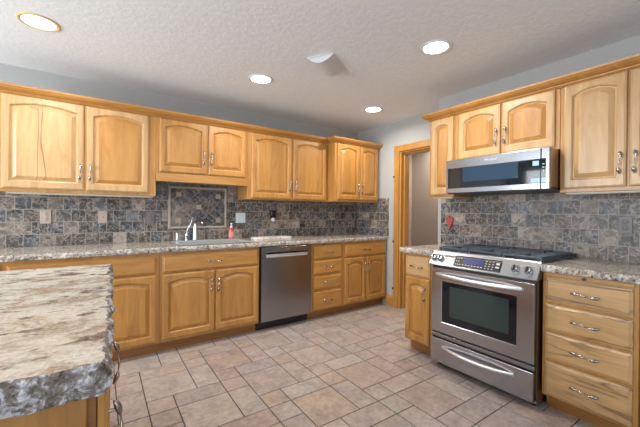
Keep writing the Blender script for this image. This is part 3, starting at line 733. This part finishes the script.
def board_mat():
    m = NT('marble_board'); v = m.coords('Object', (1, 1, 1))
    n = m.noise(v, 16, 5, 0.65, 1.2)
    m.color(m.ramp(n, [(0.34, (0.22, 0.13, 0.08)), (0.42, (0.55, 0.42, 0.32)), (0.5, (0.72, 0.70, 0.68)), (0.75, (0.78, 0.78, 0.78))])); m.set(Roughness=0.25); return m.m
t = thing('stone_board', 'flat pale stone serving board lying on the counter above the dishwasher', 'cutting board', (-1.50, -0.20, ZC1 + 0.0005))
bm = bmesh.new(); pl = []
for k in range(7):
    a = PI / 2 + PI * k / 6; pl.append((-0.17 + 0.095 * math.cos(a), 0.095 * math.sin(a)))
pl += [(0.20, -0.095), (0.215, -0.085), (0.215, 0.085), (0.20, 0.095)]
prism(bm, pl, 2, 0, 0.020); bmesh.ops.bevel(bm, geom=bm.edges[:], offset=0.003, segments=2, affect='EDGES'); obj('board_slab', bm, board_mat(), t)
bm = bmesh.new()
for x in (-0.15, 0.17): 
    for y in (-0.06, 0.06): lathe(bm, [(0.006, 0), (0.006, 0.002)], 8, Matrix.Translation((x, y, -0.0003)))
obj('rubber_foot', bm, M['black'], t)

# ------------------------------------------------------------------ wall plates
def plate(name, label, cat, x, z, w_, h_, mat, kind, wallC=False, grp=None):
    loc = (XC - 0.0125, x, z) if wallC else (x, -0.0125, z)
    t = thing(name, label, cat, loc, -PI / 2 if wallC else 0, grp)
    obj('cover_plate', box(-w_ / 2, w_ / 2, -0.006, 0, -h_ / 2, h_ / 2, 0.002, 2), mat, t)
    if kind == 'outlet':
        for s in (1, -1):
            bm = bmesh.new(); lathe(bm, [(0.017, 0), (0.017, 0.002), (0.015, 0.003), (0, 0.003)], 16, Matrix.Translation((0, -0.0058, s * 0.021)) @ Matrix.Rotation(PI/2, 4, 'X'))
            f = obj('receptacle', bm, mat, t, True)
            sl = bmesh.new()
            for dx in (-0.006, 0.006): bx(sl, dx - .0012, dx + .0012, -0.0096, -0.0085, s * 0.021 - .002, s * 0.021 + .006)
            lathe(sl, [(0.0025, 0), (0.0025, 0.001)], 8, Matrix.Translation((0, -0.0086, s * 0.021 - .008)) @ Matrix.Rotation(PI/2, 4, 'X'))
            obj('slots', sl, M['outlet_dark'], f)
    elif kind == 'blank':
        obj('screw', lathe(bmesh.new(), [(0.004, 0), (0.004, 0.0015), (0, 0.002)], 10, Matrix.Translation((0.006, -0.0058, 0)) @ Matrix.Rotation(PI/2, 4, 'X')), M['outlet_dark'], t)
    elif kind == 'switch':
        for dx in (-0.023, 0.023): obj('rocker', box(dx - .0165, dx + .0165, -0.0095, -0.004, -0.033, 0.033, 0.002), M['switch'], t)
    return t
plate('power_outlet', 'pinkish beige outlet on the back tile below the far left upper cabinet', 'outlet', -3.572, 1.170, 0.072, 0.116, M['plate_pink'], 'outlet', grp='outlets')
plate('blank_plate', 'pinkish beige blank cover plate with one centre screw on the back tile', 'wall plate', -3.165, 1.168, 0.072, 0.114, M['plate_pink'], 'blank')
plate('power_outlet', 'grey outlet on the back tile just left of the framed diamond panel', 'outlet', -2.765, 1.162, 0.066, 0.114, M['plate_grey'], 'outlet', grp='outlets')
plate('light_switch', 'pale double rocker switch on the back tile right of the framed diamond panel', 'light switch', -1.822, 1.156, 0.116, 0.118, M['switch'], 'switch')
plate('power_outlet', 'grey outlet on the stove wall tile above the right counter', 'outlet', -3.055, 1.166, 0.072, 0.114, M['plate_grey'], 'outlet', True, 'outlets')
t = thing('plug_in_freshener', 'black plug-in air freshener with a white bulb on the back tile above the stone board', 'air freshener', (-1.41, -0.0125, 1.150))
bm = box(-0.034, 0.034, -0.045, 0, 0.005, 0.100, 0.012, 3); obj('plug_housing', bm, M['black_gloss'], t, True)
obj('bulb', lathe(bmesh.new(), [(0.010, -0.040), (0.021, -0.034), (0.024, -0.018), (0.018, -0.004), (0.012, 0.006), (0, 0.006)], 16, Matrix.Translation((0, -0.024, 0))), M['white'], t, True)

# ------------------------------------------------------------------ heart on the stove wall
t = thing('wooden_heart', 'small red wooden heart hanging on the stove wall tile left of the range', 'wall decoration', (XC - 0.0125, -1.750, 1.148), -PI / 2)
hp = []
for k in range(40):
    a = 2 * PI * k / 40; x = 16 * math.sin(a) ** 3; z = 13 * math.cos(a) - 5 * math.cos(2 * a) - 2 * math.cos(3 * a) - math.cos(4 * a)
    z = z if z > -2 else -2 + (z + 2) * 1.75
    hp.append((x * 0.00255, z * 0.0036 + 0.012))
bm = prism(bmesh.new(), hp, 1, -0.016, -0.001); bmesh.ops.bevel(bm, geom=[e for e in bm.edges if abs(e.verts[0].co.y - e.verts[1].co.y) < 1e-6], offset=0.003, segments=2, affect='EDGES')
obj('heart_body', bm, M['heart'], t, True)
obj('hanger', tube(bmesh.new(), [(-0.008, -0.006, 0.050), (0, -0.006, 0.066), (0.008, -0.006, 0.050)], 0.0012, 6), M['hinge'], t)

# ------------------------------------------------------------------ under-cabinet lights
def ucl(label, loc, rz, L):
    t = thing('under_cabinet_light', label, 'cabinet light', loc, rz, 'under-cabinet lights')
    obj('light_housing', box(0, L, -0.045, 0.045, -0.012, -0.0005, 0.003), M['cream'], t)
    obj('diffuser', box(0.02, L - .02, -0.030, 0.030, -0.0140, -0.0115, 0.0008), M['trim_white'], t)
ucl('long slim cream light under the far left upper cabinet', (-3.78, -0.262, ZU0), 0, 1.0)
ucl('short slim cream light under the narrow upper cabinet left of the microwave', (XC - 0.262, -1.76, ZU0 + .015), -PI / 2, 0.20)
ucl('slim cream light under the right-hand upper cabinet on the stove wall', (XC - 0.262, -2.81, ZU0 + .015), -PI / 2, 0.70)

# ------------------------------------------------------------------ microwave
MY, MW_ = -2.010, 0.766; Z0 = 1.403
t = thing('microwave', 'stainless steel over-the-range microwave with a black glass door', 'microwave', (XC, MY, Z0), -PI / 2)
MH = 0.275
bm = bmesh.new(); bx(bm, 0.002, MW_ - .002, -0.452, -0.016, 0.012, MH, .002); obj('microwave_body', bm, M['steel_side'], t)
obj('underside_panel', box(0.002, MW_ - .002, -0.455, -0.02, -0.004, 0.012), M['black'], t)
dm = obj('microwave_door', box(0.0, 0.713, -0.480, -0.453, 0.0, MH, 0.003, 2), M['steel_mw'], t)
obj('door_glass', box(0.018, 0.7125, -0.4812, -0.478, 0.038, 0.205, 0.0006), M['black_gloss'], dm)
obj('viewing_window', box(0.152, 0.572, -0.4818, -0.4805, 0.086, 0.200), M['mw_window'], dm)
obj('door_label', box(0.665, 0.703, -0.4818, -0.4805, 0.160, 0.192), M['film'], dm)  # reflection on the glass, painted as a pale blue patch
lg = obj('logo_lettering', text_mesh('Whirlpool', 0.023), None, dm, loc=(0.376, -0.4808, 0.243), rot=(PI / 2, 0, 0)); lg.data.materials.clear(); lg.data.materials.append(M['white'])
cp = obj('control_panel', box(0.716, MW_, -0.480, -0.453, 0.0, MH, 0.003, 2), M['steel_mw'], t)
obj('control_glass', box(0.7165, 0.745, -0.4812, -0.478, 0.038, 0.205, 0.0006), M['black_gloss'], cp)
bm = bmesh.new()
for k in range(3): bx(bm, 0.724, 0.736, -0.4818, -0.4808, 0.120 + k * .022, 0.127 + k * .022)
obj('button_marks', bm, M['film'], cp)
obj('clock_display', box(0.718, 0.744, -0.4818, -0.4805, 0.046, 0.074), M['film'], cp)  # right half of the lower reflection, painted across the seam
obj('display_label', box(0.655, 0.7115, -0.4818, -0.4805, 0.046, 0.074), M['film'], dm)  # left half of the same painted reflection

# ------------------------------------------------------------------ range
RY, RW = -2.018, 0.766
t = thing('gas_range', 'stainless steel slide-in gas range with black grates and a blue display', 'range', (XC, RY, 0), -PI / 2)
obj('range_body', box(0.003, RW - .003, -0.652, -0.03, 0.035, 0.900), M['steel_side'], t)
for x in (0.04, RW - .04):
    for y in (-0.60, -0.08):
        obj('foot', lathe(bmesh.new(), [(0.018, 0), (0.018, 0.012), (0.008, 0.014), (0.008, 0.036)], 12, Matrix.Translation((x, y, 0))), M['black'], t)
obj('gap_trim', box(0.006, RW - .006, -0.664, -0.650, 0.052, 0.815), M['black'], t)
obj('vent_trim', box(0.006, RW - .006, -0.680, -0.664, 0.247, 0.274, 0.002), M['steel_dark'], t)
dr = obj('warming_drawer', box(0.008, RW - .008, -0.690, -0.664, 0.048, 0.236, 0.004, 2), M['steel'], t)
def bow(x0, x1, z, y0, out, r, dip=0.0):
    P = []
    for k in range(21):
        s = -1 + 2 * k / 20; P.append(((x0 + x1) / 2 + s * (x1 - x0) / 2, y0 - out * (1 - abs(s) ** 2.4) - 0.004, z - dip * (1 - s * s)))
    return tube(bmesh.new(), P, [r * (0.75 + 0.25 * (1 - abs(-1 + 2 * k / 20) ** 6)) for k in range(21)], 14)
obj('handle', bow(0.12, 0.645, 0.182, -0.690, 0.045, 0.013, 0.006), M['steel_bright'], dr, True)
# oven door with window opening
bm = bmesh.new(); wx0, wx1, wz0, wz1 = 0.106, 0.652, 0.378, 0.694; ox0, ox1, oz0, oz1 = 0.008, RW - .008, 0.290, 0.797
Rr = lambda a, b, c, d, y: [(a, y, c), (b, y, c), (b, y, d), (a, y, d)]
loft(bm, [Rr(wx0, wx1, wz0, wz1, -0.664), Rr(ox0, ox1, oz0, oz1, -0.664), Rr(ox0, ox1, oz0, oz1, -0.686), Rr(ox0 + .004, ox1 - .004, oz0 + .004, oz1 - .004, -0.690), Rr(wx0 - .006, wx1 + .006, wz0 - .006, wz1 + .006, -0.690), Rr(wx0, wx1, wz0, wz1, -0.684), Rr(wx0, wx1, wz0, wz1, -0.664)], False, False)
bmesh.ops.remove_doubles(bm, verts=bm.verts[:], dist=1e-6)
od = obj('oven_door', bm, M['steel'], t)
obj('window_frame', box(wx0, wx1, -0.6855, -0.667, wz0, wz1), M['black_gloss'], od)
obj('oven_window', box(wx0 + .065, wx1 - .045, -0.6862, -0.684, wz0 + .055, wz1 - .028), M['oven_glass'], od)
obj('handle', bow(0.060, 0.690, 0.748, -0.690, 0.050, 0.0155), M['steel_bright'], od, True)
lg = obj('logo_lettering', text_mesh('KitchenAid', 0.026), None, od, loc=(0.372, -0.6902, 0.332), rot=(PI / 2, 0, 0)); lg.data.materials.clear(); lg.data.materials.append(M['print_dark'])
# sloping control panel
CPB, CPT = (-0.694, 0.822), (-0.630, 0.926)
bm = prism(bmesh.new(), [(-0.600, 0.818), (-0.690, 0.815), CPB, (CPT[0], CPT[1] - .002), (CPT[0] + .006, CPT[1] + .004), (-0.585, 0.932), (-0.585, 0.90)], 0, -0.016, RW + .008)
bmesh.ops.bevel(bm, geom=[e for e in bm.edges if abs(e.verts[0].co.x - e.verts[1].co.x) < 1e-6], offset=0.003, segments=1, affect='EDGES')
cpn = obj('control_panel', bm, M['steel_satin'], t)
sl = Vector((0, CPT[0] - CPB[0], CPT[1] - CPB[1])); SL = sl.length; sl.normalize(); nrm = Vector((0, -sl.z, sl.y))
SM = Matrix(((1, 0, 0, 0), (0, sl.y, nrm.y, CPB[0]), (0, sl.z, nrm.z, CPB[1]), (0, 0, 0, 1)))   # local (x, along slope, out) -> range frame
def onslope(name, bm, mat, parent, smooth=False):
    bm.transform(SM); return obj(name, bm, mat, parent, smooth)
dsp = onslope('display_panel', box(0.200, 0.545, 0.014, 0.100, 0.0, 0.004, 0.003, 2), M['black'], cpn)
onslope('blue_display', box(0.272, 0.424, 0.042, 0.088, 0.0035, 0.0046), M['lcd'], dsp)
bm = bmesh.new()
for r in range(3):
    for k in range(2 + (r != 1)): bx(bm, 0.212 + k * .017, 0.222 + k * .017, 0.026 + r * .026, 0.032 + r * .026, 0.0035, 0.0046)
for k in range(7): bx(bm, 0.268 + k * .023, 0.282 + k * .023, 0.027, 0.032, 0.0035, 0.0046)
for r in range(4):
    for k in range(3): bx(bm, 0.437 + k * .024, 0.447 + k * .024, 0.024 + r * .018, 0.029 + r * .018, 0.0035, 0.0046)
bx(bm, 0.510, 0.534, 0.064, 0.080, 0.0035, 0.0046); bx(bm, 0.510, 0.534, 0.040, 0.052, 0.0035, 0.0046)
onslope('button_marks', bm, M['print'], dsp)
for x in (0.024, 0.080, 0.636, 0.714):
    k_ = onslope('knob', lathe(bmesh.new(), [(0.025, 0), (0.025, 0.004), (0.021, 0.007), (0.019, 0.024), (0.016, 0.027), (0, 0.027)], 20, Matrix.Translation((x, 0.056, 0))), M['chrome'], cpn, True)
    onslope('grip', box(x - .0055, x + .0055, 0.056 - .019, 0.056 + .019, 0.020, 0.033, 0.002), M['black'], k_)
# cooktop, burners and grates
obj('cooktop', box(-0.012, RW + .006, -0.590, -0.016, 0.9195, 0.930, 0.003), M['enamel'], t)
obj('rear_vent', box(-0.010, RW + .004, -0.075, -0.016, 0.930, 0.948, 0.004), M['enamel'], t)
for x, y, r in ((0.15, -0.45, 0.045), (0.15, -0.19, 0.036), (0.383, -0.32, 0.052), (0.615, -0.45, 0.050), (0.615, -0.19, 0.034)):
    b = obj('burner', lathe(bmesh.new(), [(r + .012, 0.930), (r + .010, 0.938), (r, 0.940), (r, 0.946), (r - .006, 0.949), (0, 0.950)], 24, Matrix.Translation((x, y, 0))), M['iron'], t, True)
def grate(x0, x1):
    bm = bmesh.new(); y0, y1 = -0.578, -0.085; zt = 0.956; b = 0.0055
    for y in (y0, y1): bx(bm, x0, x1, y - b, y + b, zt - .014, zt, .0015)
    for x in (x0 + b, x1 - b): bx(bm, x - b, x + b, y0, y1, zt - .014, zt, .0015)
    n = 8
    for k in range(1, n):
        y = y0 + (y1 - y0) * k / n
        bx(bm, x0 + .006, x0 + (x1 - x0) * (0.36 if k % 2 else .5), y - .004, y + .004, zt - .010, zt + .002, .0012)
        bx(bm, x1 - (x1 - x0) * (0.36 if k % 2 else .5), x1 - .006, y - .004, y + .004, zt - .010, zt + .002, .0012)
        for x in (x0 + .004, x1 - .004): bx(bm, x - .004, x + .004, y - .0045, y + .0045, zt - .026, zt - .012)
    for x in (x0 + .01, x1 - .01):
        for y in (y0, y1): bx(bm, x - .007, x + .007, y - .007, y + .007, 0.9298, zt - .012)
    xm = (x0 + x1) / 2
    bx(bm, xm - .004, xm + .004, y0, y0 + .15, zt - .010, zt + .002); bx(bm, xm - .004, xm + .004, y1 - .15, y1, zt - .010, zt + .002)
    return obj('grate', bm, M['iron'], t)
for a, b in ((0.004, 0.252), (0.256, 0.508), (0.512, 0.762)): grate(a, b)

# ------------------------------------------------------------------ ceiling fittings
def lamp(label, x, y, gold=False):
    t = thing('recessed_light', label, 'ceiling light', (x, y, H), 0, 'recessed ceiling lights')
    bm = bmesh.new(); lathe(bm, [(0.108, -0.0005), (0.108, -0.004), (0.100, -0.008), (0.086, -0.006), (0.084, -0.0005)], 36)
    tr = obj('trim_ring', bm, M['baffle_gold'] if gold else M['trim_white'], t, True)
    if gold: tr['label'] = 'warm gold trim ring'
    obj('lens', lathe(bmesh.new(), [(0.085, -0.0005), (0.085, -0.003), (0.05, -0.006), (0.0, -0.007)], 32), M['lens'], t, True)
    l = bpy.data.lights.new('bulb', 'AREA'); l.shape = 'DISK'; l.size = 0.15; l.energy = LAMP_POWER; l.color = (1.0, 0.93, 0.83); l.spread = math.radians(165)
    lo = bpy.data.objects.new('bulb', l); C.objects.link(lo); lo.parent = t; lo.location = (0, 0, -0.012)
lamp('recessed ceiling light with a warm gold rim in the upper left corner', -3.525, -0.945, True)
lamp('white recessed ceiling light above the sink, left of the ceiling vent', -2.015, -0.968)
lamp('white recessed ceiling light nearest the back corner', -0.604, -0.950)
lamp('largest white recessed ceiling light, in front of the range', -1.237, -2.225)
t = thing('ceiling_vent', 'white ceiling vent with a bowed air deflector between the recessed lights', 'vent', (-1.708, -1.560, H), math.radians(32))
obj('vent_plate', box(-0.158, 0.158, -0.110, 0.110, -0.006, -0.0005, 0.002), M['trim_white'], t)
bm = bmesh.new(); pr = [(-0.104 + 0.208 * k / 12, -0.008 - 0.046 * (1 - (2 * k / 12 - 1) ** 2)) for k in range(13)]
prism(bm, pr, 0, -0.152, 0.120)
obj('deflector', bm, plain('vent_deflector', (0.62, 0.63, 0.64), 0.4), t, True)
